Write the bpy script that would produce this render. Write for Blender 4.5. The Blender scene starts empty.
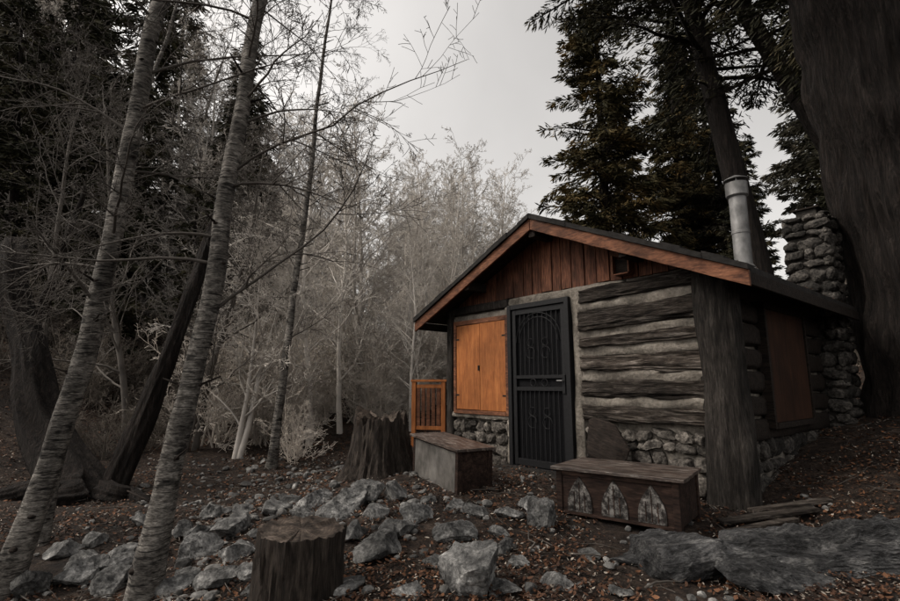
import bpy, math, random
import numpy as np
from mathutils import Vector, noise, Matrix
R = random.Random(7)
sc = bpy.context.scene

# ------------------------------------------------------------ helpers
def ss(a, b, x):
    t = max(0.0, min(1.0, (x-a)/(b-a)))
    return t*t*(3-2*t)

def T(x, y):
    z = -0.16+0.14*ss(3.2, 5.5, y)
    z -= 0.28*ss(-0.5, -2.4, x)*(1-ss(7, 11, y))
    if x > 2.8: z += 0.25*min(x-2.8, 8)*ss(2.0, 4.0, y)
    if y > 10: z += 0.14*min(y-10, 40)
    if x < -6: z += 0.40*min(-6-x, 30)*ss(2, 10, y)
    d = math.hypot(x, y)
    z += 0.05*noise.noise(Vector((x*0.9, y*0.9, 0)))+0.022*noise.noise(Vector((x*4, y*4, 3)))
    if d > 9: z += 0.5*ss(9, 25, d)*noise.noise(Vector((x*0.15, y*0.15, 9)))
    return z

def link(o, parent=None):
    sc.collection.objects.link(o)
    if parent: o.parent = parent
    return o

class MB:
    def __init__(s): s.v = []; s.f = []; s.m = []
    def add(s, vs, fs, m=0):
        b = len(s.v); s.v.extend(vs)
        for f in fs: s.f.append(tuple(i+b for i in f)); s.m.append(m)
    def box(s, x0, x1, y0, y1, z0, z1, m=0, M=None):
        vs = [Vector(p) for p in [(x0,y0,z0),(x1,y0,z0),(x1,y1,z0),(x0,y1,z0),(x0,y0,z1),(x1,y0,z1),(x1,y1,z1),(x0,y1,z1)]]
        if M: vs = [M @ v for v in vs]
        s.add(vs, [(0,3,2,1),(4,5,6,7),(0,1,5,4),(1,2,6,5),(2,3,7,6),(3,0,4,7)], m)
    def tube(s, path, rad, sides=5, m=0, cap=True, jit=0, seed=0, hf=0):
        n = len(path); vs = []; fs = []
        ref = Vector((0.31, 0.12, 0.94)) if abs((path[-1]-path[0]).normalized().z) < 0.8 else Vector((1, 0.1, 0))
        for i, p in enumerate(path):
            a = path[max(0, i-1)]; b = path[min(n-1, i+1)]
            t = (b-a); t = t.normalized() if t.length > 1e-6 else Vector((0,0,1))
            u = t.cross(ref).normalized(); w = t.cross(u)
            for k in range(sides):
                an = 2*math.pi*k/sides
                r = rad[i]
                if jit: r *= 1+jit*noise.noise(Vector((math.cos(an)*1.7+seed, math.sin(an)*1.7, p.z*1.6+p.x)))+jit*.6*noise.noise(Vector((math.cos(an)*5+seed, math.sin(an)*5, p.z*1.2+p.x)))
                if hf: r *= 1+hf*noise.noise(Vector((math.cos(an)*14+seed, math.sin(an)*14, p.z*2.2)))
                vs.append(p+u*(math.cos(an)*r)+w*(math.sin(an)*r))
        for i in range(n-1):
            for k in range(sides):
                k2 = (k+1) % sides
                fs.append((i*sides+k, i*sides+k2, (i+1)*sides+k2, (i+1)*sides+k))
        if cap:
            fs.append(tuple(range(sides))[::-1]); fs.append(tuple((n-1)*sides+k for k in range(sides)))
        s.add(vs, fs, m)
    def mesh(s, name, mats, smooth=False):
        me = bpy.data.meshes.new(name); me.from_pydata([tuple(v) for v in s.v], [], s.f)
        for m in mats: me.materials.append(m)
        me.polygons.foreach_set('material_index', s.m)
        if smooth: me.polygons.foreach_set('use_smooth', [True]*len(s.f))
        me.update(); return me
    def obj(s, name, mats, parent=None, smooth=False, bevel=0, loc=None):
        o = bpy.data.objects.new(name, s.mesh(name, mats, smooth)); link(o, parent)
        if loc: o.location = loc
        if bevel:
            b = o.modifiers.new('bev', 'BEVEL'); b.width = bevel; b.segments = 2; b.limit_method = 'ANGLE'
        return o

# ------------------------------------------------------------ materials
def mat(name, cols, scale=(1,1,1), ns=5, detail=8, bump=.4, bdist=.02, rough=.9, island=0.0, patch=0.0, pscale=1.5, objrand=0.0, spec=.2, contrast=(.3,.7), metal=0, dist=0.0, rough_n=.6, marks=None, fine=0, fa=.45):
    m = bpy.data.materials.new(name); m.use_nodes = True
    N = m.node_tree.nodes; L = m.node_tree.links
    bs = N['Principled BSDF']
    tc = N.new('ShaderNodeTexCoord')
    def nzn(scl, ns_, det, di=0, rn=.6):
        mp = N.new('ShaderNodeMapping'); mp.inputs['Scale'].default_value = scl
        L.new(tc.outputs['Object'], mp.inputs['Vector'])
        nz = N.new('ShaderNodeTexNoise'); nz.inputs['Scale'].default_value = ns_; nz.inputs['Detail'].default_value = det
        nz.inputs['Roughness'].default_value = rn; nz.inputs['Distortion'].default_value = di
        L.new(mp.outputs[0], nz.inputs['Vector']); return nz
    nz = nzn(scale, ns, detail, dist, rough_n)
    rp = N.new('ShaderNodeValToRGB'); el = rp.color_ramp.elements
    n = len(cols)
    el[0].position = contrast[0]; el[0].color = (*cols[0], 1)
    el[1].position = contrast[1]; el[1].color = (*cols[-1], 1)
    for i in range(1, n-1):
        e = el.new(contrast[0]+(contrast[1]-contrast[0])*i/(n-1)); e.color = (*cols[i], 1)
    L.new(nz.outputs['Fac'], rp.inputs[0])
    col = rp.outputs[0]; hsrc = nz.outputs['Fac']
    geo = N.new('ShaderNodeNewGeometry')
    def mul(col, fac):
        mx = N.new('ShaderNodeVectorMath'); mx.operation = 'SCALE'
        L.new(col, mx.inputs[0]); L.new(fac, mx.inputs['Scale']); return mx.outputs[0]
    def mr(src, a, b, f0=0, f1=1):
        r = N.new('ShaderNodeMapRange'); r.inputs['From Min'].default_value = f0; r.inputs['From Max'].default_value = f1
        r.inputs['To Min'].default_value = a; r.inputs['To Max'].default_value = b
        L.new(src, r.inputs['Value']); return r.outputs[0]
    if island: col = mul(col, mr(geo.outputs['Random Per Island'], 1-island, 1+island))
    if objrand:
        oi = N.new('ShaderNodeObjectInfo'); col = mul(col, mr(oi.outputs['Random'], 1-objrand, 1+objrand))
    if patch:
        n2 = nzn((1,1,1), pscale, 5); col = mul(col, mr(n2.outputs['Fac'], 1-patch, 1+patch*.6, .35, .65))
    if marks:
        for scl, s_, lo, hi, dk in marks:
            n3 = nzn(scl, s_, 3, .3); col = mul(col, mr(n3.outputs['Fac'], 1, dk, lo, hi))
    if fine:
        n4 = nzn(scale, ns*fine, 3); col = mul(col, mr(n4.outputs['Fac'], 1-fa, 1+fa, .35, .65))
        ad = N.new('ShaderNodeMath'); ad.operation = 'MULTIPLY_ADD'; ad.inputs[1].default_value = .35
        L.new(n4.outputs['Fac'], ad.inputs[0]); L.new(hsrc, ad.inputs[2]); hsrc = ad.outputs[0]
    L.new(col, bs.inputs['Base Color'])
    bs.inputs['Roughness'].default_value = rough; bs.inputs['Specular IOR Level'].default_value = spec; bs.inputs['Metallic'].default_value = metal
    if bump:
        b = N.new('ShaderNodeBump'); b.inputs['Strength'].default_value = bump; b.inputs['Distance'].default_value = bdist
        L.new(hsrc, b.inputs['Height']); L.new(b.outputs[0], bs.inputs['Normal'])
    return m

m_ground = mat('soil', [(.008,.006,.005),(.022,.0155,.0125),(.045,.031,.023),(.085,.070,.058)], ns=9, bump=1, bdist=.05, patch=.6, pscale=.9, contrast=(.32,.70), rough_n=.75, fine=6)
m_leaf = mat('leaf_litter_mat', [(.028,.014,.009),(.105,.048,.024)], ns=1.2, bump=0, island=.85, rough=.7, contrast=(.35,.65))
m_chip = mat('wood_chip_mat', [(.12,.10,.082),(.34,.30,.255)], ns=2, bump=0, island=.7)
m_rock = mat('granite', [(.028,.028,.028),(.095,.094,.092),(.18,.177,.171),(.32,.313,.30)], ns=6, detail=13, bump=.9, bdist=.03, patch=.55, pscale=3.0, objrand=.45, contrast=(.35,.65), rough_n=.72, dist=.8, fine=9, fa=.40)
m_slab = mat('slab_granite', [(.012,.012,.012),(.040,.040,.041),(.075,.074,.074),(.155,.152,.147)], scale=(.9,1.8,2.6), ns=5, detail=14, bump=1, bdist=.04, patch=.5, pscale=2.4, contrast=(.37,.64), rough_n=.74, dist=.8, fine=8, fa=.45)
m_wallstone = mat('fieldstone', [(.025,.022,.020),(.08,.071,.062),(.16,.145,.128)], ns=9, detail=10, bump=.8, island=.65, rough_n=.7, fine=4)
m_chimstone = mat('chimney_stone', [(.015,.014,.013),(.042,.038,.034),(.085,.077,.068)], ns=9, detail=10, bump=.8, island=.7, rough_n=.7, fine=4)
m_mortar = mat('mortar', [(.09,.078,.065),(.18,.16,.136),(.27,.243,.21)], ns=7, detail=12, bump=1, bdist=.03, patch=.45, pscale=2.5, rough_n=.66, fine=5, fa=.2)
m_mortar2 = mat('dark_mortar', [(.018,.016,.014),(.042,.038,.033)], ns=7, detail=12, bump=1, bdist=.03)  # chimney mortar, darker than the wall mortar
m_log = mat('split_log', [(.007,.005,.004),(.030,.023,.018),(.080,.066,.055),(.175,.153,.134)], scale=(.8,7,7), ns=4, detail=13, bump=1, bdist=.05, patch=.5, pscale=2.0, island=.4, contrast=(.35,.63), rough_n=.75, dist=.8, fine=3)
m_post = mat('corner_log', [(.007,.006,.005),(.026,.022,.019),(.068,.060,.053)], scale=(6,6,.7), ns=5, detail=12, bump=1, bdist=.03, patch=.5, pscale=2.5, rough_n=.75, dist=.5, fine=3)
m_gable = mat('gable_board', [(.045,.017,.011),(.098,.039,.022),(.145,.061,.035)], scale=(7,7,.6), ns=3, bump=.5, bdist=.01, island=.4, patch=.4, pscale=1.2, rough=.75, fine=4)
m_fascia = mat('fascia_paint', [(.070,.028,.016),(.135,.055,.029),(.19,.083,.045)], scale=(1.2,5,5), ns=3, bump=.5, bdist=.008, patch=.45, pscale=2.5, rough=.7, fine=4, fa=.3)
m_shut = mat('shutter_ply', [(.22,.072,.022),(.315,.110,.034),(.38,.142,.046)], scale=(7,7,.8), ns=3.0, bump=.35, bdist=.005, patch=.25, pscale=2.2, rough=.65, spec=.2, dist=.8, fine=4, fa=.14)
m_shut2 = mat('side_shutter', [(.022,.010,.006),(.046,.020,.011)], scale=(7,7,.8), ns=3.0, bump=.3, bdist=.005, patch=.4)  # shutter ply darkened; the side wall's shade is in the colour
m_roof = mat('roof_felt', [(.010,.0095,.009),(.03,.027,.025)], ns=14, bump=.5, patch=.4)
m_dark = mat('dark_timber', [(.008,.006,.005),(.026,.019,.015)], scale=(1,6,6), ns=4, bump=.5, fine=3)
m_iron = mat('black_iron', [(.004,.004,.005),(.011,.011,.012)], ns=30, bump=.1, rough=.6, spec=.25)
m_mesh = mat('door_screen', [(.004,.004,.005),(.009,.009,.010)], ns=60, bump=.2, rough=.8, spec=.1)
m_galv = mat('galvanised', [(.10,.10,.10),(.25,.245,.24)], scale=(1,1,.4), ns=8, bump=.1, rough=.55, metal=.4, spec=.4, patch=.5, pscale=4)
m_bark = mat('cedar_bark', [(.0045,.0035,.003),(.0165,.0125,.0105),(.046,.036,.031)], scale=(5,5,.5), ns=3, detail=12, bump=1, bdist=.14, rough_n=.72, dist=.6, fine=4)
m_birch = mat('alder_bark', [(.028,.025,.022),(.085,.077,.069),(.14,.129,.116),(.21,.195,.176)], scale=(2,2,7), ns=5, detail=11, bump=.6, bdist=.012, patch=.6, pscale=4, contrast=(.34,.63), rough_n=.7, dist=.5,
    marks=[((2,2,22), 3.2, .56, .62, .18), ((1.2,1.2,3), 3.5, .59, .65, .25)], fine=4)
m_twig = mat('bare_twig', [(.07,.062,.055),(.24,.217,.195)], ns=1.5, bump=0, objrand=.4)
m_pale = mat('pale_twig', [(.36,.33,.30),(.70,.655,.60)], ns=1.5, bump=0, objrand=.25)  # paler than real bark: bright haze is painted into the twig colour
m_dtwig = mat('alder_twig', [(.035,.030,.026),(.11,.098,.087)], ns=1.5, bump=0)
m_brush = mat('brush_twig', [(.36,.32,.28),(.70,.64,.57)], ns=1.5, bump=0, objrand=.3)  # misty brightness of the central thicket is painted into this colour
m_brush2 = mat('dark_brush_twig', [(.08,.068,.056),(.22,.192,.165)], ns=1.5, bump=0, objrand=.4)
m_stumpbark = mat('stump_bark', [(.007,.0055,.005),(.028,.022,.018),(.068,.055,.045)], scale=(6,6,.8), ns=4, detail=12, bump=1, bdist=.03, rough_n=.75, fine=3)
m_chest = mat('chest_wood', [(.010,.006,.005),(.028,.016,.012),(.052,.032,.024)], scale=(1,6,6), ns=4, bump=.5, bdist=.01, island=.3, patch=.4, pscale=4, fine=3)
m_lid = mat('lid_peeling', [(.016,.010,.008),(.050,.033,.026),(.095,.075,.063),(.27,.245,.22)], scale=(1,4.5,4.5), ns=6, detail=13, bump=.5, bdist=.006, island=.25, patch=.35, pscale=5, contrast=(.38,.64), rough=.45, spec=.5, rough_n=.78, fine=3)
m_panel = mat('grey_panel', [(.035,.032,.029),(.095,.088,.08),(.135,.127,.118)], scale=(1,1,.5), ns=3, detail=10, bump=.3, bdist=.004, patch=.4, pscale=4, rough_n=.65, fine=6, fa=.12)
m_motif = mat('arch_motif', [(.012,.010,.009),(.045,.040,.037),(.19,.178,.165)], ns=18, detail=12, bump=.4, bdist=.006, patch=.6, pscale=10, rough_n=.75, contrast=(.40,.58))

def foliage(name, c0, c1, c2):
    return mat(name, [c0, c1, c2], ns=.9, bump=0, island=.6, objrand=.3, contrast=(.35,.68), rough=.8, spec=.1)
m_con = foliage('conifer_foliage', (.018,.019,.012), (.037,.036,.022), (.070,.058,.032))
m_far = foliage('hazy_conifer_foliage', (.034,.034,.026), (.060,.056,.041), (.095,.083,.058))  # greyed, lighter copy for far trees; distance haze is in the colour
m_ced = foliage('cedar_foliage', (.020,.020,.011), (.048,.040,.019), (.13,.085,.033))

def rings():
    m = mat('stump_cut', [(.014,.010,.008),(.045,.034,.027),(.10,.08,.066)], ns=5, detail=12, bump=.6, bdist=.01, rough_n=.75, patch=.5, pscale=6, fine=4)
    N = m.node_tree.nodes; L = m.node_tree.links
    w = N.new('ShaderNodeTexWave'); w.wave_type = 'RINGS'; w.rings_direction = 'Z'; w.inputs['Scale'].default_value = 14
    w.inputs['Distortion'].default_value = 2.5; w.inputs['Detail'].default_value = 3
    tc = [n for n in N if n.type == 'TEX_COORD'][0]; L.new(tc.outputs['Object'], w.inputs['Vector'])
    bs = N['Principled BSDF']; src = bs.inputs['Base Color'].links[0].from_socket
    mr = N.new('ShaderNodeMapRange'); mr.inputs['To Min'].default_value = .75; mr.inputs['To Max'].default_value = 1.1
    L.new(w.outputs['Fac'], mr.inputs['Value'])
    s = N.new('ShaderNodeVectorMath'); s.operation = 'SCALE'; L.new(src, s.inputs[0]); L.new(mr.outputs[0], s.inputs['Scale'])
    L.new(s.outputs[0], bs.inputs['Base Color']); return m
m_cut = rings()

# ------------------------------------------------------------ camera
CAM = Vector((0, 0, 1.0)); PITCH = math.radians(9.6)
cd = bpy.data.cameras.new('camera'); cam = bpy.data.objects.new('camera', cd); link(cam)
cam.location = CAM; cam.rotation_euler = (math.radians(90)+PITCH, 0, 0)
cd.sensor_width = 36; cd.lens = 20; cd.clip_end = 600; cd.clip_start = .05
sc.camera = cam

def spot(u, v):
    q = (300.5-v)/500; d = Vector(((u-450)/500, math.cos(PITCH)-math.sin(PITCH)*q, math.sin(PITCH)+math.cos(PITCH)*q))
    t = 1.5
    while t < 60:
        p = CAM+d*t
        if p.z <= T(p.x, p.y): break
        t += .02
    return p.x, p.y, t

# ------------------------------------------------------------ ground
def axis(n, k, L):
    return [L*math.sinh(k*(2*i/(n-1)-1))/math.sinh(k) for i in range(n)]
xs = axis(380, 4.8, 140); ys = [y+4.5 for y in axis(380, 4.8, 140)]
g = MB()
vs = []
for y in ys:
    for x in xs:
        z = T(x, y)
        if abs(x) < 7 and abs(y) < 13: z += .014*noise.noise(Vector((x*14, y*14, 1)))+.010*noise.noise(Vector((x*35, y*35, 1)))
        vs.append((x, y, z))
n = len(xs)
g.add(vs, [(j*n+i, j*n+i+1, (j+1)*n+i+1, (j+1)*n+i) for j in range(n-1) for i in range(n-1)])
g.obj('ground', [m_ground], smooth=True)

lv = MB()
def scatter(cnt, mi, s0, s1, dens_y):
    for i in range(cnt):
        y = 2.2+(R.random()**1.5)*dens_y; x = R.uniform(-1, 1)*(1.1*y+.6)
        if noise.noise(Vector((x*1.1, y*1.1, 5))) < R.uniform(-.55, .25): continue
        s = R.uniform(s0, s1)*(1+.04*y); a = R.uniform(0, 6.28); tl = R.uniform(-.6, .6); tl2 = R.uniform(-.6, .6)
        z = T(x, y)+.012+R.random()*.015
        M = Matrix.Translation((x, y, z)) @ Matrix.Rotation(a, 4, 'Z') @ Matrix.Rotation(tl, 4, 'X') @ Matrix.Rotation(tl2, 4, 'Y')
        w = s*(R.uniform(.35, .6) if mi == 0 else R.uniform(.12, .4)); c = R.uniform(-.2, .35)*s
        lv.add([M @ Vector(p) for p in [(-s,0,c),(-s*.2,-w,0),(-s*.2,w,0),(s*.5,-w*.8,0),(s*.5,w*.8,0),(s,0,c)]],
               [(0,1,2),(1,3,4,2),(3,5,4)], mi)
scatter(82000, 0, .007, .021, 10)
scatter(32000, 1, .004, .018, 7)
lv.obj('leaf_litter', [m_leaf, m_chip])

# ------------------------------------------------------------ rocks
def ico(sub):
    import bmesh
    bm = bmesh.new(); bmesh.ops.create_icosphere(bm, subdivisions=sub, radius=1)
    v = [x.co.copy() for x in bm.verts]; f = [tuple(q.index for q in fc.verts) for fc in bm.faces]; bm.free(); return v, f
ICO = {k: ico(k) for k in (2, 3, 4, 5, 6)}
def rock_geo(seed, size, sub=4, cuts=11, rough=.05, boxy=1.0, d0=.5, d1=.85):
    rr = random.Random(seed); v, f = ICO[sub]; v = [p.copy() for p in v]
    if boxy != 1.0: v = [Vector([math.copysign(abs(c)**boxy, c) for c in p]) for p in v]
    for c in range(cuts):
        nrm = Vector((rr.gauss(0,1), rr.gauss(0,1), rr.gauss(0,1))).normalized(); d = rr.uniform(d0, d1)
        v = [p-nrm*(p.dot(nrm)-d)*.97 if p.dot(nrm) > d else p for p in v]
    o = Vector((seed*1.37 % 50, seed*.71 % 31, 0)); sx = Vector(size); ms = (sx.x*sx.y*sx.z)**(1/3)
    out = []
    for p in v:
        q = Vector((p.x*sx.x, p.y*sx.y, p.z*sx.z))/ms
        k = rough*(1.6*noise.noise(q*1.6+o)+noise.noise(q*4+o)+.5*noise.noise(q*10+o)+.25*noise.noise(q*24+o))
        nd = p.normalized(); out.append(q*ms+nd*(k*ms))
    return out, f
def rock(x, y, sx, sy, sz, rz=0, seed=1, sub=4, sink=.3, name='rock', rough=.06, cuts=14, m=None, rt=.2, **kw):
    b = MB(); v, f = rock_geo(seed, (sx, sy, sz), sub, cuts, rough, **kw); b.add(v, f)
    o = b.obj(name, [m or m_rock], smooth=True)
    try: o.data.set_sharp_from_angle(angle=math.radians(30))
    except Exception: pass
    o.location = (x, y, T(x, y)+sz*(1-2*sink)*.75); o.rotation_euler = (R.uniform(-rt,rt), R.uniform(-rt,rt), rz)
    return o
rk = [(345,515,56,34),(395,502,40,24),(415,525,44,22),(378,562,76,34),(468,598,92,66),(547,532,46,36),(455,545,50,22),
      (225,540,52,26),(188,565,60,40),(215,590,50,30),(105,575,44,26),(120,562,40,22),(64,592,70,34),(98,600,50,24),
      (350,545,40,28),(430,505,30,16),(478,520,36,18),(528,512,34,14),(405,598,36,16),(330,600,60,20),(262,545,36,18),
      (205,522,42,22),(175,540,40,20),(140,530,36,16),(240,515,30,12),(285,505,34,14),(520,570,36,14),(500,598,50,16),
      (312,508,44,20),(362,493,36,18),(90,548,30,16),(52,560,40,20),(18,600,50,30),(160,600,46,24),(250,600,44,20),(437,570,34,14),
      (270,518,40,14),(195,545,44,26),(150,560,30,16),(500,540,26,12),(590,560,30,10),(455,512,26,14),(232,562,50,24),
      (330,524,46,26),(300,522,36,18),(372,520,34,20),(398,538,40,18),(365,505,42,24),(130,585,40,22),(175,590,44,24),(240,585,36,20),(75,570,36,18),
      (560,592,40,14),(620,598,34,12),(20,545,30,14),(505,555,30,14),(510,520,30,12)]
for i, (u, v, w, h) in enumerate(rk):
    x, y, t = spot(u, v); s = t/500*.95
    y += w*s*.35; rock(x, y, w*s*R.uniform(.52,.64), w*s*R.uniform(.40,.58), h*s*R.uniform(.56,.72), R.uniform(0, 3), seed=11+i, sub=5 if w > 40 else 4, rough=.075, d0=.42, d1=.82)
rock(2.80, 3.62, 1.75, .50, .27, math.radians(1), seed=95, sub=6, name='rock_slab', rough=.085, cuts=18, sink=.38, m=m_slab, rt=.04, d0=.48, d1=.86)
rock(1.45, 3.50, .46, .30, .20, .3, seed=82, sub=5, name='rock_slab', rough=.085, m=m_slab)
rock(1.95, 3.20, .40, .22, .12, .1, seed=88, sub=5, name='rock_slab', rough=.085, m=m_slab)
st = MB()
for i in range(1300):
    if i < 760: y = 2.6+R.random()*6; x = R.gauss(-1.6, 1.2)-(y-3)*.12
    else: y = R.uniform(2.5, 7); x = R.uniform(-3, 3.5)
    if x > 1.2 and y > 5: continue
    s = R.uniform(.008, .042)*(1.5 if i < 200 else 1)*(1 if i >= 360 else 1.3)
    v, f = rock_geo(i+300, (s, s*R.uniform(.6,1), s*R.uniform(.4,.8)), 2, 7, .05)
    M = Matrix.Translation((x, y, T(x, y)+s*.25)) @ Matrix.Rotation(R.uniform(0,6), 4, 'Z')
    st.add([M @ p for p in v], f)
m_small = mat('small_stone', [(.03,.03,.029),(.095,.092,.088),(.24,.232,.22)], ns=14, bump=.4, island=.65, rough_n=.7)
st.obj('small_stones', [m_small], smooth=False)

# ------------------------------------------------------------ cabin
cab = bpy.data.objects.new('log_cabin', None); link(cab)
cab.location = (1.015, 5.92, 0); cab.rotation_euler = (0, 0, math.atan2(-.766, .643))
ZA, SL = 3.06, .45
def rz(x): return ZA-SL*abs(x)
D = 3.75
w = MB()
prof = [(-1.9,-.5),(1.9,-.5),(1.9,2.08),(0,2.93),(-1.9,2.08)]
vs = [(x, .36, z) for x, z in prof]+[(x, D-.1, z) for x, z in prof]
w.add(vs, [(4,3,2,1,0)[::-1],(5,6,7,8,9)[::-1]]+[(i,(i+1)%5,(i+1)%5+5,i+5) for i in range(5)])
w.obj('walls', [m_mortar], cab)
r = MB()
for sgn in (-1, 1):
    e = 2.33
    p = [(0,ZA),(sgn*e, rz(e)),(sgn*e, rz(e)-.05),(0,ZA-.055)]
    vs = [(x, -.02, z) for x, z in p]+[(x, D, z) for x, z in p]
    r.add(vs, [(0,1,2,3),(7,6,5,4),(0,4,5,1),(1,5,6,2),(2,6,7,3)])
r.obj('roof', [m_roof], cab)
so = MB()
for sgn in (-1, 1):
    for k in range(14):
        y0 = .02+k*(D-.1)/14; y1 = y0+(D-.1)/14-.008
        zo = .06+R.uniform(0,.004)
        x1 = sgn*2.27
        vs = [(0,y0,ZA-zo),(x1,y0,rz(2.27)-zo),(x1,y1,rz(2.27)-zo),(0,y1,ZA-zo),(0,y0,ZA-zo-.02),(x1,y0,rz(2.27)-zo-.02),(x1,y1,rz(2.27)-zo-.02),(0,y1,ZA-zo-.02)]
        so.add(vs, [(0,3,2,1),(4,5,6,7),(0,1,5,4),(1,2,6,5),(2,3,7,6),(3,0,4,7)])
so.obj('soffit', [m_dark], cab)
fa = MB()
for sgn, e in ((-1, 2.36), (1, 2.36)):
    nseg = 14; top = .045; dep = .14
    vs = []; fs = []
    for i in range(nseg+1):
        x = sgn*(0.004+e*i/nseg); wv = .006*noise.noise(Vector((x*2, 3, sgn)))
        z = rz(x)-top
        vs += [(x,-.055+wv,z),(x,-.022+wv,z),(x,-.022+wv,z-dep),(x,-.055+wv,z-dep-.01*noise.noise(Vector((x*4,1,1))))]
    for i in range(nseg):
        a = i*4; b = a+4
        for k in range(4): fs.append((a+k, a+(k+1)%4, b+(k+1)%4, b+k))
    fs += [(3,2,1,0), tuple(nseg*4+k for k in range(4))]
    fa.add(vs, fs)
fa.obj('rake_fascia', [m_fascia], cab, bevel=.004)
ef = MB()
for sgn in (-1, 1):
    a, b = sorted((sgn*2.315, sgn*2.345))
    ef.box(a, b, -.018, D, rz(2.33)-.17, rz(2.33)-.056)
ef.obj('eave_fascia', [m_dark], cab, bevel=.004)
tr = MB()
for sgn in (-1, 1):
    for k in range(13):
        x0 = sgn*2.37*k/13; x1 = sgn*2.37*(k+1)/13; h = .008+R.uniform(0,.022); yo = -.075-R.uniform(0,.015)
        vs = [(x0,yo,rz(x0)-.042),(x1,yo,rz(x1)-.042),(x1,yo,rz(x1)+h),(x0,yo,rz(x0)+h),(x0,.1,rz(x0)-.042+.045),(x1,.1,rz(x1)+.003),(x1,.1,rz(x1)+h),(x0,.1,rz(x0)+h)]
        tr.add(vs, [(0,1,2,3),(7,6,5,4),(0,4,5,1),(3,2,6,7),(1,5,6,2),(3,7,4,0)])
tr.obj('roof_edge', [m_roof], cab)
rd = MB()
for i in range(2600):
    sgn = R.choice((-1,1)); x = sgn*R.uniform(0, 2.3); y = R.uniform(0, D); s = R.uniform(.008,.022); a = R.uniform(0,6.28)
    M = Matrix.Translation((x, y, rz(x)+.012+R.random()*.01)) @ Matrix.Rotation(a, 4, 'Z') @ Matrix.Rotation(R.uniform(-.6,.6), 4, 'X')
    rd.add([M @ Vector(p) for p in [(-s,0,0),(0,-s*.4,.004),(s,0,0),(0,s*.4,.004)]], [(0,1,2,3)])
rd.obj('roof_leaves', [m_leaf], cab)
gb = MB(); x = -1.93
while x < 1.93:
    wd = R.uniform(.13, .19); x1 = min(x+wd, 1.93)
    zb = 2.15+R.uniform(-.015,.015)
    ta, tb = rz(x)-.09, rz(x1)-.09; yy = .325+R.uniform(-.008,.008)
    if min(ta, tb) > zb+.02:
        vs = [(x,yy,zb),(x1-.012,yy,zb),(x1-.012,yy,tb),(x,yy,ta),(x,.356,zb),(x1-.012,.356,zb),(x1-.012,.356,tb),(x,.356,ta)]
        gb.add(vs, [(0,1,2,3),(7,6,5,4),(0,4,5,1),(1,5,6,2),(2,6,7,3),(3,7,4,0)])
    x = x1
gb.obj('gable_boards', [m_gable], cab, bevel=.004)
def beam(b, p0, p1, hy, hz, seed, nseg=26, sides=14, amp=.14, m=0, e=.55, crack=0):
    p0 = Vector(p0); p1 = Vector(p1); t = (p1-p0).normalized()
    if abs(t.z) > .9: u = Vector((1,0,0)); w_ = Vector((0,1,0))
    elif abs(t.x) > abs(t.y): u = Vector((0,1,0)); w_ = Vector((0,0,1))
    else: u = Vector((1,0,0)); w_ = Vector((0,0,1))
    vs = []; fs = []
    for i in range(nseg+1):
        c = p0.lerp(p1, i/nseg); L_ = (p1-p0).length*i/nseg
        for k in range(sides):
            a = 2*math.pi*k/sides; ca, sa = math.cos(a), math.sin(a)
            px = math.copysign(abs(ca)**e, ca); pz = math.copysign(abs(sa)**e, sa)
            nn = 1+amp*noise.noise(Vector((L_*2.2+seed*7, ca*1.3, sa*1.3)))+amp*.6*noise.noise(Vector((L_*5+seed*3, ca*4, sa*4)))+amp*.5*noise.noise(Vector((L_*1.2+seed*3, ca*9, sa*9)))
            if crack:
                cr = abs(noise.noise(Vector((L_*.8+seed*5, sa*5.5, ca*2)))); nn -= crack*max(0, 1-cr*9)
            vs.append(c+u*(px*hy*nn)+w_*(pz*hz*nn))
    for i in range(nseg):
        for k in range(sides):
            fs.append((i*sides+k, i*sides+(k+1)%sides, (i+1)*sides+(k+1)%sides, (i+1)*sides+k))
    fs += [tuple(range(sides))[::-1], tuple(nseg*sides+k for k in range(sides))]
    b.add(vs, fs, m)
bt = MB(); beam(bt, (-1.95,.32,2.09), (-.70,.32,2.09), .05, .06, 17, nseg=24, amp=.12)
bt.obj('wall_plate', [m_post], cab, smooth=True)
lo = MB()
for xx in (-1.2, 0, 1.2):
    lo.box(xx-.045, xx+.045, -.02, .355, rz(xx)-.22, rz(xx)-.10) if xx else lo.box(-.05, .05, -.02, .355, ZA-.27, ZA-.14)
lo.obj('lookout_beams', [m_dark], cab, bevel=.006)
vb = MB(); vb.box(.93, .945, .2, .312, 2.19, 2.40); vb.box(1.12, 1.135, .2, .312, 2.19, 2.36); vb.box(.945, 1.12, .2, .312, 2.175, 2.19)
vb.box(.946, 1.119, .26, .312, 2.191, 2.36, 1)
vb.obj('gable_vent', [m_fascia, m_dark], cab, bevel=.003)
lg = MB()
zz = [(.62,.78),(.87,1.05),(1.14,1.33),(1.43,1.55),(1.63,1.86),(1.95,2.11)]
for i, (a, c) in enumerate(zz):
    tl = R.uniform(-.025,.025)
    beam(lg, (.43+R.uniform(-.03,.03), .335, (a+c)/2+tl), (1.85, .335, (a+c)/2-tl), .085, (c-a)/2, i+3, nseg=90, sides=56, amp=.28, e=.42, crack=.22)
lg.obj('front_logs', [m_log], cab, smooth=True)
lm = MB()
for i in range(len(zz)-1):
    z0, z1 = zz[i][1]-.03, zz[i+1][0]+.03
    beam(lm, (.40,.345,(z0+z1)/2), (1.85,.345,(z0+z1)/2), .068, (z1-z0)/2, i+30, nseg=60, sides=16, amp=.35)
beam(lm, (.37,.335,.1), (.37,.335,2.14), .075, .05, 51, nseg=60, sides=16, amp=.35)
beam(lm, (-.73,.335,.0), (-.73,.335,2.05), .055, .05, 52, nseg=60, sides=16, amp=.35)
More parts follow.
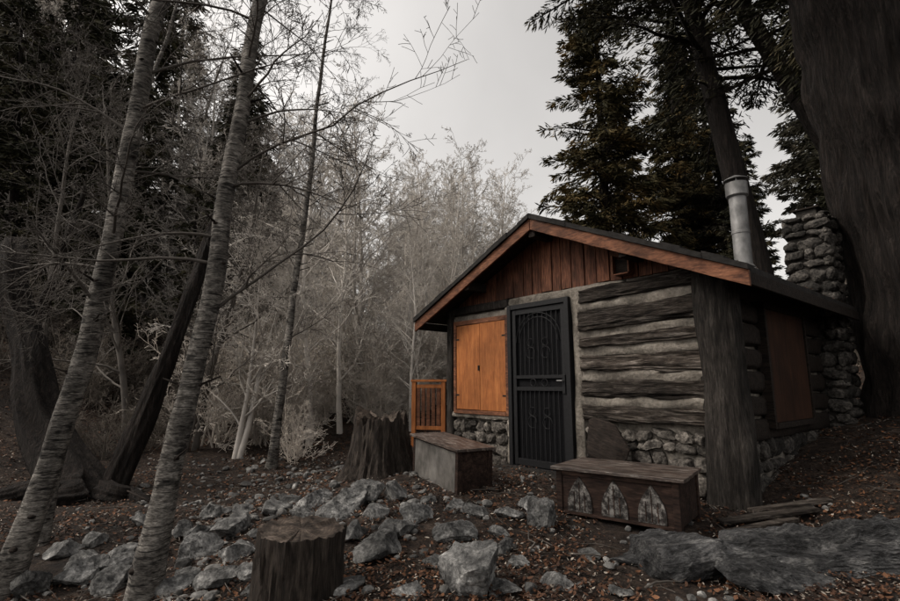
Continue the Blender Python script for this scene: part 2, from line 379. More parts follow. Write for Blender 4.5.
beam(lm, (-.72,.335,2.08), (1.0,.335,2.08), .05, .06, 53, nseg=60, sides=16, amp=.3)
beam(lm, (-1.86,.335,.58), (-.72,.335,.58), .06, .045, 54, nseg=40, sides=16, amp=.3)
beam(lm, (-1.86,.345,1.95), (-.75,.345,1.95), .035, .07, 55, nseg=30, sides=14, amp=.2)
beam(lm, (-1.81,.345,.55), (-1.81,.345,1.95), .05, .035, 56, nseg=30, sides=14, amp=.2)
lm.obj('chinking', [m_mortar], cab, smooth=True)
sl = MB()
for i in range(7):
    a = .45+i*.235
    beam(sl, (1.90,.5,a+.11), (1.90,D-.1,a+.11), .07, .105, i+60, nseg=50, sides=20, amp=.16, crack=.1)
sl.obj('side_logs', [m_dark], cab, smooth=True)  # darker timber than the front logs puts this side's shade into the colour
cp = MB()
zs_ = np.linspace(-.5, 2.08, 60)
path = [Vector((1.93+.02*noise.noise(Vector((0,0,z*1.5))), .35+.02*noise.noise(Vector((4,0,z*1.5))), z)) for z in zs_]
cp.tube(path, [.20-.012*i/60+(.05*max(0, 1-i/12)) for i in range(60)], 64, jit=.16, hf=.08)
cp.obj('corner_log', [m_post], cab, smooth=True)
lp = MB(); beam(lp, (-1.92,.33,-.5), (-1.92,.33,2.12), .065, .065, 5, nseg=30, sides=16, amp=.16)
lp.obj('corner_post', [m_post], cab, smooth=True)

def stones(b, x0, x1, z0, z1, y, axis_='x', seed=0, s=.15, dep=.07, m=0):
    z = z0; k = seed*100; rr = random.Random(seed)
    while z < z1:
        h = min(rr.uniform(.55, 1.2)*s, z1-z+.02); x = x0+rr.uniform(-.05, 0)
        while x < x1:
            wd = rr.uniform(.7, 2.1)*s; k += 1
            if x+wd > x1+.04: wd = max(.06, x1-x)
            v, f = rock_geo(k, (wd*.54, dep, h*rr.uniform(.46,.58)), 4, 9, .09, boxy=.72, d0=.7, d1=1.05)
            jy = rr.uniform(-.018,.018); jz = rr.uniform(-.02,.02)
            M = Matrix.Translation((x+wd/2, y+jy, z+h/2+jz)) if axis_ == 'x' else Matrix.Translation((y+jy, x+wd/2, z+h/2+jz)) @ Matrix.Rotation(math.pi/2, 4, 'Z')
            M = M @ Matrix.Rotation(rr.uniform(-.25,.25), 4, 'Y')
            b.add([M @ p for p in v], f, m); x += wd+.008
        z += h+.004
ws = MB()
stones(ws, -1.84, -.78, -.2, .54, .345, seed=1, s=.15)
stones(ws, .45, 1.75, -.2, .54, .34, seed=2, s=.16)
stones(ws, .5, D-.2, -.2, .45, 1.90, 'y', seed=3, s=.18, m=1)  # side stones use the darker stone, with the side's shade in its colour
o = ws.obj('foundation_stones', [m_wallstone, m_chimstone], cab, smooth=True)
o.data.set_sharp_from_angle(angle=math.radians(35))

sh = MB()
sh.box(-1.745, -1.252, .268, .29, .66, 1.86); sh.box(-1.243, -.752, .264, .286, .655, 1.865)
sh.obj('shutters', [m_shut], cab, bevel=.004)
sf = MB()
sf.box(-1.80, -1.75, .255, .33, .60, 1.93); sf.box(-.748, -.70, .255, .33, .60, 1.93)
sf.box(-1.749, -.749, .257, .33, 1.868, 1.93); sf.box(-1.749, -.749, .252, .33, .60, .65)
sf.obj('shutter_frame', [m_fascia], cab, bevel=.004)
hg = MB()
for z in (.85, 1.65):
    hg.box(-1.77, -1.69, .262, .267, z, z+.02); hg.box(-.81, -.73, .258, .263, z, z+.02)
hg.box(-1.275, -1.255, .25, .267, 1.2, 1.27)
hg.obj('shutter_hinges', [m_iron], cab)
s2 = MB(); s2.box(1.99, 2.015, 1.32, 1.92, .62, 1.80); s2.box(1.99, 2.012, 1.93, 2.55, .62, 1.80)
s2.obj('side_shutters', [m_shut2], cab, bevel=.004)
s3 = MB(); s3.box(1.93, 2.03, 1.26, 1.315, .56, 1.86); s3.box(1.93, 2.03, 2.555, 2.61, .56, 1.86); s3.box(1.93, 2.028, 1.316, 2.554, 1.803, 1.86); s3.box(1.93, 2.04, 1.316, 2.554, .56, .617)
s3.obj('side_shutter_frame', [m_dark], cab, bevel=.004)

dr = MB()
dr.box(-.66, .27, .30, .355, .0, 2.02, 1)
for a in ((-.69,-.63,.24,.33,-.05,2.04),(.24,.30,.24,.33,-.05,2.04),(-.629,.239,.242,.33,1.98,2.04),(-.629,.239,.242,.33,-.05,.01)): dr.box(*a)
x0, x1 = -.615, .225
for a in ((x0,x0+.055,.262,.295,.02,1.97),(x1-.055,x1,.262,.295,.02,1.97),(x0+.056,x1-.056,.264,.295,1.905,1.97),(x0+.056,x1-.056,.264,.295,.02,.10),(x0+.056,x1-.056,.264,.293,.93,.975),(x0+.056,x1-.056,.264,.293,1.08,1.12)): dr.box(*a)
nb = 10
for i in range(1, nb):
    xx = x0+.055+(x1-x0-.11)*i/nb
    for za, zb_ in ((.10,.93),(1.12,1.905)): dr.box(xx-.005, xx+.005, .272, .286, za, zb_)
def arc(cx, cz, rad, a0, a1, y=.268, rr=.006):
    p = [Vector((cx+rad*math.cos(a0+(a1-a0)*i/14), y, cz+rad*math.sin(a0+(a1-a0)*i/14))) for i in range(15)]
    dr.tube(p, [rr]*15, 6)
cx = (x0+x1)/2
arc(cx, 1.54, .36, 0, math.pi); arc(cx, 1.54, .31, 0, math.pi)
for sgn in (-1, 1):
    for zc in (1.40, .55): arc(cx+sgn*.12, zc, .07, 0, 5.2); arc(cx+sgn*.12, zc+.13, .05, 1, 6)
    arc(cx+sgn*.09, 1.03, .045, 0, 6.28)
dr.box(x1-.05, x1-.008, .245, .262, .90, 1.12)
dr.tube([Vector((x1-.03,.262,1.05)), Vector((x1-.03,.215,1.05)), Vector((x1-.10,.21,1.05))], [.010]*3, 8, m=2)
dr.obj('door', [m_iron, m_mesh, m_galv], cab, bevel=.002)
stp = MB(); beam(stp, (-.75,.12,-.04), (.45,.12,-.04), .16, .05, 91, nseg=30, sides=16, amp=.1)
stp.obj('door_step', [m_post], cab, smooth=True)

pp = MB(); px, py = 1.7, 1.8
pp.tube([Vector((px,py,z)) for z in (2.1,2.6,3.0,3.3)], [.095]*4, 28)
pp.tube([Vector((px,py,z)) for z in (2.78,2.785,2.81,2.815)], [.096,.101,.101,.096], 28)
pp.tube([Vector((px,py,z)) for z in (3.24,3.26,3.42,3.43)], [.10,.122,.122,.10], 28)
pp.tube([Vector((px,py,z)) for z in (3.46,3.47,3.52)], [.135,.13,.03], 28)
pp.tube([Vector((px,py,z)) for z in (2.25,2.29,2.40)], [.22,.17,.10], 28)
for k in range(4):
    a = k*math.pi/2+.4; pp.box(px+.1*math.cos(a)-.008, px+.1*math.cos(a)+.008, py+.1*math.sin(a)-.008, py+.1*math.sin(a)+.008, 3.41, 3.468)
o = pp.obj('stove_pipe', [m_galv], cab, smooth=True); o.data.set_sharp_from_angle(angle=math.radians(40))
ch = MB(); cx0, cx1, cy0, cy1 = 1.70, 2.20, 3.42, 3.96
ch.box(cx0+.04, cx1-.04, cy0+.04, cy1-.04, -.4, 3.30, 1)
stones(ch, cx0+.02, cx1, -.2, 3.30, cy0+.03, 'x', seed=21, s=.16, dep=.07)
stones(ch, cy0+.02, cy1, -.2, 3.30, cx1-.03, 'y', seed=22, s=.16, dep=.07)
stones(ch, cy0+.02, cy1, 2.0, 3.30, cx0+.03, 'y', seed=23, s=.16, dep=.07)
stones(ch, cx0+.02, cx1, 2.0, 3.30, cy1-.03, 'x', seed=24, s=.16, dep=.07)
ch.box(cx0+.13, cx1-.13, cy0+.13, cy1-.13, 3.28, 3.42, 1); ch.box(cx0+.09, cx1-.09, cy0+.09, cy1-.09, 3.425, 3.445, 2)
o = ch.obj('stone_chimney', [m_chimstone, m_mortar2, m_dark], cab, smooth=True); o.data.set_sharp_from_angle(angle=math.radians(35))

pr = bpy.data.objects.new('porch_railing', None); link(pr); pr.location = (-.36, 8.4, .02); pr.rotation_euler = (0,0,math.radians(-12))
q = MB()
for xx in (-.24, .26): q.box(xx-.035, xx+.035, -.035, .035, -.3, 1.03)
q.box(-.29, .42, -.045, .045, 1.031, 1.07)
q.box(-.204, .224, -.02, .02, .26, .32); q.box(-.204, .224, -.02, .02, .93, .99)
q.obj('rail_frame', [m_shut], pr, bevel=.004)
q = MB()
for i in range(5): q.box(-.195+i*.085, -.135+i*.085, -.015, .015, .321, .929)
q.obj('balusters', [m_fascia], pr, bevel=.003)

# ------------------------------------------------------------ chests
def chest(name, x, y, ang, L_, W_, H_, style):
    e = bpy.data.objects.new(name, None); link(e); e.location = (x, y, T(x, y)-.02); e.rotation_euler = (0, 0, ang)
    b = MB(); th = .025
    b.box(0, L_, 0, th, .03, H_); b.box(0, L_, W_-th, W_, .03, H_)
    b.box(0.002, th, th, W_-th, .03, H_); b.box(L_-th, L_-.002, th, W_-th, .03, H_)
    b.box(.01, L_-.01, .01, W_-.01, .02, .029)
    for sx in (-.012, L_-.04):
        for sy in (-.012, W_-.04): b.box(sx, sx+.052, sy, sy+.052, -.03, H_-.002)
    if style == 0:
        b.box(.041, L_-.041, -.010, -.0005, H_-.04, H_-.004); b.box(.041, L_-.041, -.010, -.0005, .02, .045)
    b.obj('body', [m_chest], e, bevel=.004)
    l = MB(); n_ = 4; wl = (W_+.08)/n_
    for i in range(n_):
        dz = R.uniform(0,.004)
        l.box(-.05+R.uniform(-.012,.012), L_+.05+R.uniform(-.012,.012), -.045+i*wl, -.045+(i+1)*wl-.005, H_+.001, H_+.026+dz)
    l.obj('lid', [m_lid], e, bevel=.004)
    if style == 0:
        mo = MB()
        for cx in (L_*.20, L_*.5, L_*.80):
            hw = .105; pts = [(cx-hw,.048),(cx+hw,.048)]; zs = .12; top = H_-.043
            for i in range(9):
                a = i/8; pts.append((cx+hw*(1-a**1.7), zs+(top-zs)*a))
            for i in range(7, -1, -1):
                a = i/8; pts.append((cx-hw*(1-a**1.7), zs+(top-zs)*a))
            nn = len(pts); vs = [(p[0],-.012,p[1]) for p in pts]+[(p[0],-.0005,p[1]) for p in pts]
            mo.add(vs, [tuple(range(nn)), tuple(range(2*nn-1, nn-1, -1))]+[(i,i+nn,(i+1)%nn+nn,(i+1)%nn) for i in range(nn)])
            for dx in (-.045, 0, .045):
                mo.box(cx+dx-.003, cx+dx+.003, -.016, -.0125, .06, top-.04-abs(dx)*1.8, 1)
        mo.obj('arch_panels', [m_motif, m_chest], e)
    else:
        p = MB(); p.box(.045, L_-.045, -.011, -.0005, .03, H_-.02)
        p.obj('front_panel', [m_panel], e, bevel=.003)
    return e
c1 = chest('storage_bench', .93, 4.50, math.radians(-38), .97, .60, .37, 0)
c2 = chest('wooden_chest', -.42, 6.02, math.radians(-62), 1.05, .38, .45, 1)
c2.rotation_euler[1] = math.radians(3)

ls = MB(); v, f = rock_geo(501, (.34, .05, .24), 4, 8, .06); ls.add(v, f)
o = ls.obj('stone_slab', [m_dark], smooth=True)
o.location = cab.matrix_basis @ Vector((.80, .12, .42)); o.rotation_euler = (-.25, .25, math.atan2(-.766,.643))

# ------------------------------------------------------------ stumps
def stump(name, x, y, r0, r1, h, seed, ragged=.02, flare=0.0, tilt=(0,0)):
    b = MB(); sides = 110; rings_ = 34
    def rad(a, t):
        fl = 1+flare*(1-t)**3*(1+.6*math.sin(a*5+seed))
        c_, s_ = math.cos(a), math.sin(a)
        return (r0+(r1-r0)*t)*fl*(1+.10*noise.noise(Vector((c_*1.5+seed, s_*1.5, t*.8)))+.07*noise.noise(Vector((c_*7+seed, s_*7, t*1.0)))+.05*noise.noise(Vector((c_*18, s_*18, t*3)))-.05*max(0, 1-abs(noise.noise(Vector((c_*9+seed, s_*9, t*1.2))))*8))
    vs = []; fs = []
    for i in range(rings_+1):
        t = i/rings_
        for k in range(sides):
            a = 2*math.pi*k/sides; rd = rad(a, t)
            zz_ = -.15+(h+.15)*t + (ragged*t*(noise.noise(Vector((math.cos(a)*2.5+seed, math.sin(a)*2.5, 0)))*1.5+noise.noise(Vector((math.cos(a)*9+seed, math.sin(a)*9, 0)))))
            vs.append((rd*math.cos(a), rd*math.sin(a), zz_))
    for i in range(rings_):
        for k in range(sides): fs.append((i*sides+k, i*sides+(k+1)%sides, (i+1)*sides+(k+1)%sides, (i+1)*sides+k))
    b.add(vs, fs, 0)
    last = vs[-sides:]; vs = list(last); fs = []
    nr = 16
    for j in range(1, nr):
        s = 1-j/nr
        for k in range(sides):
            p = last[k]; a = 2*math.pi*k/sides
            zz_ = h+(p[2]-h)*s+(ragged*.5+.006)*noise.noise(Vector((p[0]*s*12+seed, p[1]*s*12, 0)))-.015*max(0, 1-abs(noise.noise(Vector((math.cos(a)*2.5+seed*2, math.sin(a)*2.5, 0))))*12)*(s)
            vs.append((p[0]*s, p[1]*s, zz_))
    vs.append((0,0,h-ragged*.5)); c = len(vs)-1
    for j in range(nr-1):
        for k in range(sides): fs.append((j*sides+k, j*sides+(k+1)%sides, (j+1)*sides+(k+1)%sides, (j+1)*sides+k))
    for k in range(sides): fs.append(((nr-1)*sides+k, (nr-1)*sides+(k+1)%sides, c))
    b.add(vs, fs, 1)
    o = b.obj(name, [m_stumpbark, m_cut], smooth=True); o.location = (x, y, T(x, y)); o.rotation_euler = (tilt[0], tilt[1], 0)
    try: o.data.set_sharp_from_angle(angle=math.radians(50))
    except Exception: pass
    return o
stump('tree_stump', -.88, 3.12, .27, .255, .36, 3, ragged=.012, flare=.05, tilt=(0,.02))
stump('tree_stump', -.86, 6.35, .42, .32, .64, 9, ragged=.11, flare=.35)

# ------------------------------------------------------------ trees
def wpath(rr, p, d, L_, n_, wob, droop):
    pts = [p.copy()]; d = d.normalized()
    for i in range(n_):
        d = (d+Vector((rr.gauss(0,wob), rr.gauss(0,wob), rr.gauss(0,wob)+droop))).normalized()
        p = p+d*(L_/n_); pts.append(p.copy())
    return pts, d
def bare(seed, H, r0, nl=(20,7,5,2), start=.2, minr=.005, lens=(.36,.42,.45,.5), multi=1):
    rr = random.Random(seed); b = MB()
    def rec(path, rads, L_, lev, st):
        if lev >= len(nl): return
        k = nl[lev]
        for i in range(k):
            t = st+(1-st)*(i+rr.random())/k; t = min(t, .98)
            f_ = t*(len(path)-1); j = int(f_); p = path[j].lerp(path[j+1], f_-j); dd = (path[j+1]-path[j]).normalized()
            side = Vector((rr.gauss(0,1), rr.gauss(0,1), rr.gauss(0,.5))); side = (side-dd*side.dot(dd)).normalized()
            ang = rr.uniform(.5, 1.15)
            nd = dd*math.cos(ang)+side*math.sin(ang); nd.z += .12
            l2 = L_*lens[lev]*(1-.55*t)*rr.uniform(.6,1.25)
            n_ = (7,5,4,2)[lev]
            pts, _ = wpath(rr, p, nd, l2, n_, .13, -.015 if lev else .02)
            rb = max(minr, rads[j]*(.42 if lev == 0 else .6))
            rs = [max(minr*.7, rb*(1-.8*q_/n_)) for q_ in range(n_+1)]
            b.tube(pts, rs, 4 if lev == 0 else 3, cap=False)
            rec(pts, rs, l2, lev+1, .15)
    for s in range(multi):
        sp = .07 if multi == 1 else .16 if multi < 4 else .35
        d0 = Vector((rr.gauss(0,sp), rr.gauss(0,sp), 1))
        pts, _ = wpath(rr, Vector((rr.gauss(0,.1)*(multi>1), rr.gauss(0,.1)*(multi>1), -.3)), d0, H*(1 if s == 0 else rr.uniform(.6,1)), 14, .045, .01)
        rs = [r0*(1-.88*(q_/14)**.8) for q_ in range(15)]
        b.tube(pts, rs, 7, cap=False, jit=.15); rec(pts, rs, H, 0, start)
    return b
def inst(name, me, x, y, s, parent=None, rz_=None, z=None, tilt=0.04):
    o = bpy.data.objects.new(name, me); link(o, parent)
    o.location = (x, y, (T(x, y) if z is None else z)-.1); o.scale = (s,)*3
    o.rotation_euler = (R.gauss(0,tilt), R.gauss(0,tilt), R.uniform(0,6.28) if rz_ is None else rz_); return o

bm_ = [bare(i+40, 8, .085, nl=(24,9,7,3), minr=.0055, multi=(1,2,1,2)[i]) for i in range(4)]
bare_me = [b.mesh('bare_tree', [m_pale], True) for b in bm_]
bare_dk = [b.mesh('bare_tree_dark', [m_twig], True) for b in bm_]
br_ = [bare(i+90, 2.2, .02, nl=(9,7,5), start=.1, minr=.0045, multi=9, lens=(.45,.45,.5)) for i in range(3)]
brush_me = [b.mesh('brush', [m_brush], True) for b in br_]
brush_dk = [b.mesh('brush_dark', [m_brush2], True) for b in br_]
mt = bpy.data.objects.new('background_bare_trees', None); link(mt)
for i in range(54):
    az = R.uniform(-1.05, .10); y = R.uniform(10.5, 27)
    if az > -.06 and y < 14: y += 8
    x = az*y; Hh = y*(.36+.12*R.random()+.28*ss(-.15,-.7,az)); Hh = min(Hh, 13)
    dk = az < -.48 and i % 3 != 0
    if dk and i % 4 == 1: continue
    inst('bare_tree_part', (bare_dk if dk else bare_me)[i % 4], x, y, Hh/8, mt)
for (x, y, h, k) in ((-2.6,9.5,6.6,0),(-1.9,11.5,7.5,1),(-.6,13.5,7.0,2),(.3,16,8.0,1),(-3.6,8.6,6,3),(-4.6,9.2,6.5,5),(-1.2,16,8.5,3),(1.0,19,8.4,1),(-.8,10.6,4.2,2),(-5.8,9.2,7,4),(-3.0,12.5,7.4,1),(-2.2,10.4,6.8,2)):
    inst('bare_tree', bare_dk[k-4] if k > 3 else bare_me[k], x, y, h/8)
sb = bpy.data.objects.new('undergrowth_brush', None); link(sb)
for i in range(104):
    az = R.uniform(-1.1, .12); y = R.uniform(8.6, 22)
    if az > -.12 and y < 10.5: y += 4
    if az > 0 and y < 13: continue
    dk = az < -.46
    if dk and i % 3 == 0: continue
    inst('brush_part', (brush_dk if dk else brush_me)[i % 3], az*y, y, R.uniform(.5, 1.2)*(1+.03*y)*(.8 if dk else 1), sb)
for i in range(14):
    y = R.uniform(9, 16); inst('brush_part', brush_dk[i % 3], R.uniform(.75,1.2)*y, y, R.uniform(.5,1.2), sb)

def conifer(seed, H, Rr, c0, nb_, tr_, lean=(0,0), leaf=.22, dens=95, droop=-.03, wk=.10, cl=None):
    rr = random.Random(seed); rn = np.random.default_rng(seed); b = MB()
    tp = [Vector((lean[0]*z, lean[1]*z, z)) for z in np.linspace(-.6, H, 16)]
    b.tube(tp, [tr_*(1-.93*i/15)+.01+(.25*tr_ if i == 0 else 0) for i in range(16)], 18, jit=.16)
    P = []; Dd = []
    for i in range(nb_):
        t = c0+(1-c0)*((i+rr.random())/nb_); z = H*t
        prof_ = (1-(t-c0)/(1-c0)); L_ = Rr*(prof_**.75*.9+.08)*rr.uniform(.4,1.2)
        if (t-c0)/(1-c0) < .15: L_ *= .75
        a = rr.uniform(0, 6.283); d = Vector((math.cos(a), math.sin(a), rr.uniform(-.15,.3)))
        p = Vector((lean[0]*z, lean[1]*z, z)); pts, _ = wpath(rr, p, d, L_, 6, .07, droop)
        b.tube(pts, [max(.008, .022*L_*(1-.85*q_/6)) for q_ in range(7)], 4, cap=False)
        n_ = int(L_*dens*rr.uniform(.5,1.2))
        A = np.array([tuple(q_) for q_ in pts]); u_ = (rn.random(n_)**.75)*6*.98+.05
        if cl: u_ = np.round(u_*cl)/cl+rn.normal(0,.05,n_)
        u_ = np.clip(u_, 0, 5.99); j = u_.astype(int); fr = (u_-j)[:,None]
        base = A[j]*(1-fr)+A[j+1]*fr; out = (A[j+1]-A[j]); out /= np.linalg.norm(out, axis=1)[:,None]
        lat = np.cross(out, [0,0,1.]); sg = rn.choice([-1,1], n_)[:,None]
        wdt = (.30*L_*(1-(u_/6)**1.5)+.08)[:,None]; rlat = rn.random(n_)[:,None]
        off = lat*sg*wdt*rlat + out*wdt*rlat*.5; off[:,2] += rn.normal(0,.04,n_)-.25*(rlat[:,0]*wdt[:,0])
        dirv = out*.7+lat*sg*.7+rn.normal(0,.3,(n_,3)); dirv[:,2] -= .35
        P.append(base+off); Dd.append(dirv)
    P = np.concatenate(P); Dd = np.concatenate(Dd); Dd /= np.linalg.norm(Dd, axis=1)[:,None]
    n_ = len(P); sd = np.cross(Dd, rn.normal(0,1,(n_,3))); sd /= np.linalg.norm(sd, axis=1)[:,None]
    ln = (leaf*(.4+1.1*rn.random(n_)))[:,None]; wd = ln*wk
    V = np.stack([P-sd*wd*.4, P+sd*wd*.4, P+Dd*ln*.6+sd*wd, P+Dd*ln, P+Dd*ln*.6-sd*wd], 1).reshape(-1,3)
    bi = len(b.v); b.v.extend(map(tuple, V.tolist()))
    for q_ in range(n_): b.f.append(tuple(range(bi+q_*5, bi+q_*5+5)))
    b.m.extend([1]*n_)
    return b
cm_ = [conifer(200+i, 14, (2.7,2.3,3.0)[i], .06, (150,130,120)[i], .20, dens=(120,110,95)[i], leaf=.26) for i in range(3)]
con_me = [b.mesh('conifer', [m_bark, m_con]) for b in cm_]
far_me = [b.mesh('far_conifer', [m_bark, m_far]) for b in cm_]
bt_ = bpy.data.objects.new('background_conifers', None); link(bt_)
for i, (x, y, h) in enumerate([(-16,16,17),(-12,18,16),(-9.3,19,13.5),(-20,22,20),(-14.5,24,18),(-10.5,26,13),(-25,20,20),(-18,12,15),(-7.8,28,8),
        (-12,14.5,12),(-3.2,34,5),(0,40,5.5),(3,36,6),(-22,28,22),(-28,30,22),(-15,34,18),(-33,24,22),(5,30,7),
        (-6.6,12.6,6.2),(-8.2,11.8,8.5),(-5.2,14.5,4.8),(-10.8,12.2,9),(-7.6,16,9),(-4.6,19,6),
        (13,23,13),(9.6,28,15),(17.5,22,15),(13.2,16,11.5),(19,17,15),(24,18,18),(13.5,27,17),(20,9,13),(17,11,12),(10.6,17.5,7.5),(21,26,16),(15.5,19,14),(12.2,13,8.5),(16,30,20)]):
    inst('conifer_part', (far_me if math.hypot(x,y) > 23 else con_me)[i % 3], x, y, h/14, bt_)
cedar = conifer(310, 18.0, 3.6, .08, 260, .28, dens=125, leaf=.25).mesh('cedar', [m_bark, m_ced])
inst('cedar_tree', cedar, 6.5, 20, 1.0, tilt=0.0)
inst('cedar_tree', cedar, 11.6, 24, .90, tilt=0.0)
for sd_, bx, by, H, Rr, c0, tr_, lean in ((321,7.9,12,21,5.0,.34,.34,(-.145,0)), (322,10.9,11,20,4.6,.32,.27,(-.45,0))):
    b = conifer(sd_, H, Rr, c0, 105, tr_, lean=lean, dens=160, leaf=.17, droop=-.06, cl=3)
    o = b.obj('cedar_tree', [m_bark, m_con]); o.location = (bx, by, T(bx, by))
b = MB(); zs = np.linspace(-.6, 13, 170)
path = [Vector((-.125*z, 0, z)) for z in zs]
b.tube(path, [.84-.020*max(0,z)+.45*math.exp(-(z+.6)*1.6) for z in zs], 200, jit=.16, seed=3, hf=.09)
o = b.obj('giant_cedar_trunk', [m_bark], smooth=True); o.location = (6.42, 6.3, T(6.42, 6.3))
tk = o
ov = conifer(330, 15, 5.4, .38, 80, .05, lean=(-.125,0), dens=170, leaf=.14, droop=-.06, cl=3)
o = ov.obj('boughs', [m_bark, m_con]); o.parent = tk

def alder(name, base, top, H, r0, r1, seed, nbr, bl=1.0):
    rr = random.Random(seed); b = MB(); base = Vector(base); top = Vector(top); n_ = 90
    pts = []
    for i in range(n_+1):
        t = i/n_; p = base.lerp(top, t)
        p += Vector((.16*noise.noise(Vector((t*3, seed, 0)))+.03*noise.noise(Vector((t*11, seed, 0))), .16*noise.noise(Vector((t*3, seed, 5))), 0)); pts.append(p-base)
    rs = [(r0+(r1-r0)*(i/n_))*(1+.07*noise.noise(Vector((i*.45, seed, 2))))+.05*math.exp(-i*.4) for i in range(n_+1)]
    b.tube(pts, rs, 28, jit=.10, seed=seed)
    for i in range(40):
        j = rr.randrange(3, n_-6); a = rr.uniform(0, 6.28); r_ = rs[j]
        c = pts[j]+Vector((math.cos(a), math.sin(a), 0))*r_*.88
        v, f = rock_geo(900+i, (r_*.34, r_*.34, r_*.20), 2, 2, .15); b.add([c+q_ for q_ in v], f, 2)
        if rr.random() < .35:
            d = Vector((math.cos(a), math.sin(a), .4)); b.tube([c, c+d*.05, c+d*rr.uniform(.08,.2)], [.010,.008,.005], 6, m=2)
    def rec(p, d, L_, r_, lev):
        n2 = 9 if lev == 0 else 6 if lev == 1 else 3
        q_, _ = wpath(rr, p, d, L_, n2, .12, -.035 if lev == 0 else -.02)
        rr_s = [max(.0018, r_*(1-.85*i/n2)) for i in range(n2+1)]
        b.tube(q_, rr_s, 6 if lev == 0 else 4, m=1, cap=False)
        if lev < 3:
            for k_ in range((10, 6, 3)[lev]):
                t = rr.uniform(.15, .97); f_ = t*n2; j = min(int(f_), n2-1); pp_ = q_[j].lerp(q_[j+1], f_-j); dd = (q_[j+1]-q_[j]).normalized()
                sd2 = Vector((rr.gauss(0,1), rr.gauss(0,1), rr.gauss(0,.6))); sd2 = (sd2-dd*sd2.dot(dd)).normalized()
                rec(pp_, dd*.7+sd2*.75, L_*rr.uniform(.28,.5)*(1.1-.5*t), max(.002, rr_s[j]*.6), lev+1)
    for i in range(nbr):
        t = .22+.76*(i+rr.random())/nbr; j = int(t*n_); a = rr.uniform(0, 6.28)
        d = Vector((math.cos(a), math.sin(a)*.7, rr.uniform(.15,.8)))
        rec(pts[j], d, bl*rr.uniform(.9, 2.2)*(1.1-.4*t), max(.006, rs[j]*.2), 0)
    o = b.obj(name, [m_birch, m_dtwig, m_dark], smooth=True); o.location = base
alder('alder_tree', (-3.12, 3.74, T(-3.12,3.74)-.1), (-1.72, 4.0, 8.6), 9, .082, .040, 3, 20)
alder('alder_tree', (-1.99, 3.52, T(-1.99,3.52)-.1), (-1.05, 3.75, 8.4), 9, .084, .016, 8, 30, 1.1)
alder('alder_tree', (-3.55, 4.6, T(-3.55,4.6)-.1), (-3.3, 5.4, 6.6), 7, .045, .012, 15, 14)
alder('alder_tree', (-2.75, 8.0, T(-2.75,8.0)-.1), (-2.2, 8.3, 8.5), 7, .07, .018, 21, 18, 1.0)

b = MB()
def gnarl(b, p0, p1, r0, r1, bend, n_=36, sides=40, sd_=0):
    pts = []
    for i in range(n_+1):
        t = i/n_; pts.append(p0.lerp(p1, t)+Vector(bend)*math.sin(t*math.pi)+Vector((.10*noise.noise(Vector((t*4,sd_,0))), .10*noise.noise(Vector((t*4,sd_,3))), 0)))
    b.tube(pts, [r0+(r1-r0)*(i/n_)**.7 for i in range(n_+1)], sides, jit=.35, seed=sd_, hf=.08)
gnarl(b, Vector((0,0,-.3)), Vector((-2.3,.9,3.4)), .32, .15, (-.15,0,-.35), sd_=1)
gnarl(b, Vector((0,.1,-.2)), Vector((.8,1.4,5.4)), .16, .05, (.1,0,0), sd_=2)
gnarl(b, Vector((.1,-.1,.05)), Vector((1.1,-.3,-.25)), .16, .05, (0,0,.08), sd_=3)
gnarl(b, Vector((-.1,-.2,.05)), Vector((-.5,-1.0,-.3)), .18, .05, (0,0,.1), sd_=4)
gnarl(b, Vector((-.2,0,.15)), Vector((-1.6,-.2,-.2)), .16, .05, (0,0,.08), sd_=5)
gnarl(b, Vector((-1.5,.6,2.2)), Vector((-1.2,.7,4.2)), .07, .03, (0,0,0), sd_=6)
o = b.obj('dead_tree', [m_bark], smooth=True); o.location = (-4.2, 6.3, T(-4.2, 6.3))

fb = MB()
for i in range(300):
    y = R.uniform(2.6, 8.5); x = R.uniform(-1, 1)*y*.9
    if x > .9 and y > 4.3 and x < 3: continue
    L_ = R.uniform(.10, .6); a = R.uniform(0, 3.14); pts = []; rr_ = R.uniform(.0018,.007)
    for j in range(5):
        s = (j/4-.5)*L_; xx = x+s*math.cos(a)+R.gauss(0,.012); yy = y+s*math.sin(a)+R.gauss(0,.012)
        pts.append(Vector((xx, yy, T(xx,yy)+.015+rr_+R.random()*.02)))
    fb.tube(pts, [rr_*(1-.15*j) for j in range(5)], 5)
fb.obj('fallen_branches', [m_dtwig], smooth=True)
pk = MB()
for (xa,ya,a_,L_,w_) in ((2.15,4.22,.12,.85,.05),(2.05,4.02,.30,.75,.04),(2.5,4.40,.05,.7,.045)):
    cx_, cy_ = xa+math.cos(a_)*L_/2, ya+math.sin(a_)*L_/2
    sl_ = math.atan2(T(xa+math.cos(a_)*L_, ya+math.sin(a_)*L_)-T(xa,ya), L_)
    M = Matrix.Translation((cx_, cy_, (T(xa,ya)+T(xa+math.cos(a_)*L_, ya+math.sin(a_)*L_))/2+.035)) @ Matrix.Rotation(a_, 4, 'Z') @ Matrix.Rotation(-sl_, 4, 'Y')
    pk.box(-L_/2, L_/2, -w_, w_, -.015, .015, M=M)
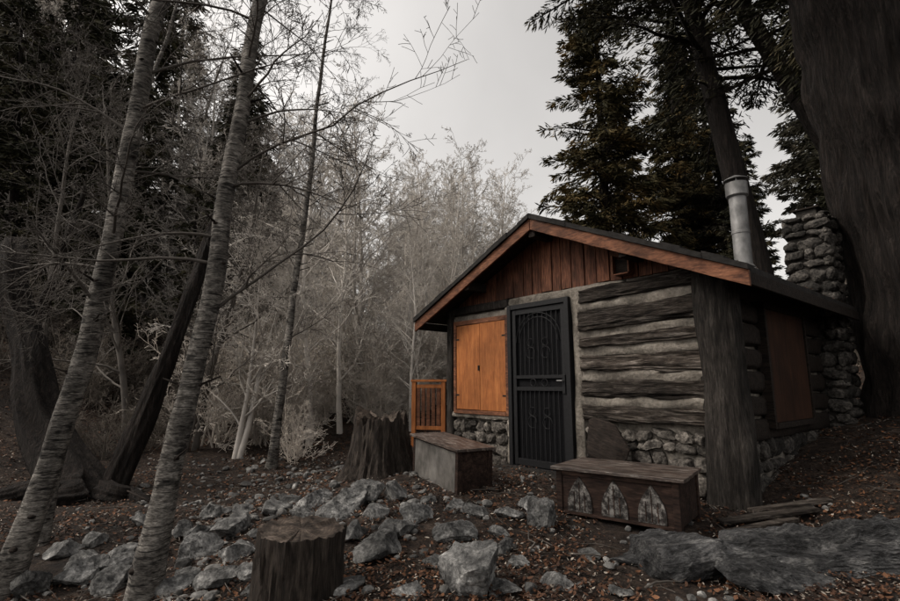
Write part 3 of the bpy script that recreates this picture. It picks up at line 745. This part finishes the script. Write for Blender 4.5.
pk.obj('loose_planks', [m_log], bevel=.005)

# ------------------------------------------------------------ light
wd = bpy.data.worlds.new('World'); sc.world = wd; wd.use_nodes = True
N = wd.node_tree.nodes; L = wd.node_tree.links; bg = N['Background']
sky = N.new('ShaderNodeTexSky'); sky.sky_type = 'NISHITA'; sky.sun_disc = False
EL, AZ = math.radians(48), math.radians(-88)
sky.sun_elevation = EL; sky.sun_rotation = AZ
sky.dust_density = 4; sky.air_density = 1
hs = N.new('ShaderNodeHueSaturation'); hs.inputs['Saturation'].default_value = .10; hs.inputs['Value'].default_value = 1.5
L.new(sky.outputs[0], hs.inputs['Color'])
tc = N.new('ShaderNodeTexCoord'); nz = N.new('ShaderNodeTexNoise'); nz.inputs['Scale'].default_value = 2.2; nz.inputs['Detail'].default_value = 5
L.new(tc.outputs['Generated'], nz.inputs['Vector'])
mr = N.new('ShaderNodeMapRange'); mr.inputs['From Min'].default_value = .3; mr.inputs['From Max'].default_value = .7; mr.inputs['To Min'].default_value = .85; mr.inputs['To Max'].default_value = 1.1
L.new(nz.outputs['Fac'], mr.inputs['Value'])
sc_ = N.new('ShaderNodeVectorMath'); sc_.operation = 'SCALE'; L.new(hs.outputs[0], sc_.inputs[0]); L.new(mr.outputs[0], sc_.inputs['Scale'])
tint = N.new('ShaderNodeVectorMath'); tint.operation = 'MULTIPLY'; tint.inputs[1].default_value = (1.05, 1.0, .94); L.new(sc_.outputs[0], tint.inputs[0])
L.new(tint.outputs[0], bg.inputs['Color']); bg.inputs['Strength'].default_value = .15
sd = bpy.data.lights.new('sun', 'SUN'); sd.energy = 1.5; sd.angle = math.radians(16); sd.color = (1, .91, .80)
so_ = bpy.data.objects.new('sun', sd); link(so_)
dirv = Vector((math.sin(AZ)*math.cos(EL), math.cos(AZ)*math.cos(EL)-.2, math.sin(EL)))
so_.rotation_euler = dirv.to_track_quat('Z', 'Y').to_euler()
sc.view_settings.view_transform = 'Standard'; sc.view_settings.look = 'None'; sc.view_settings.exposure = 0
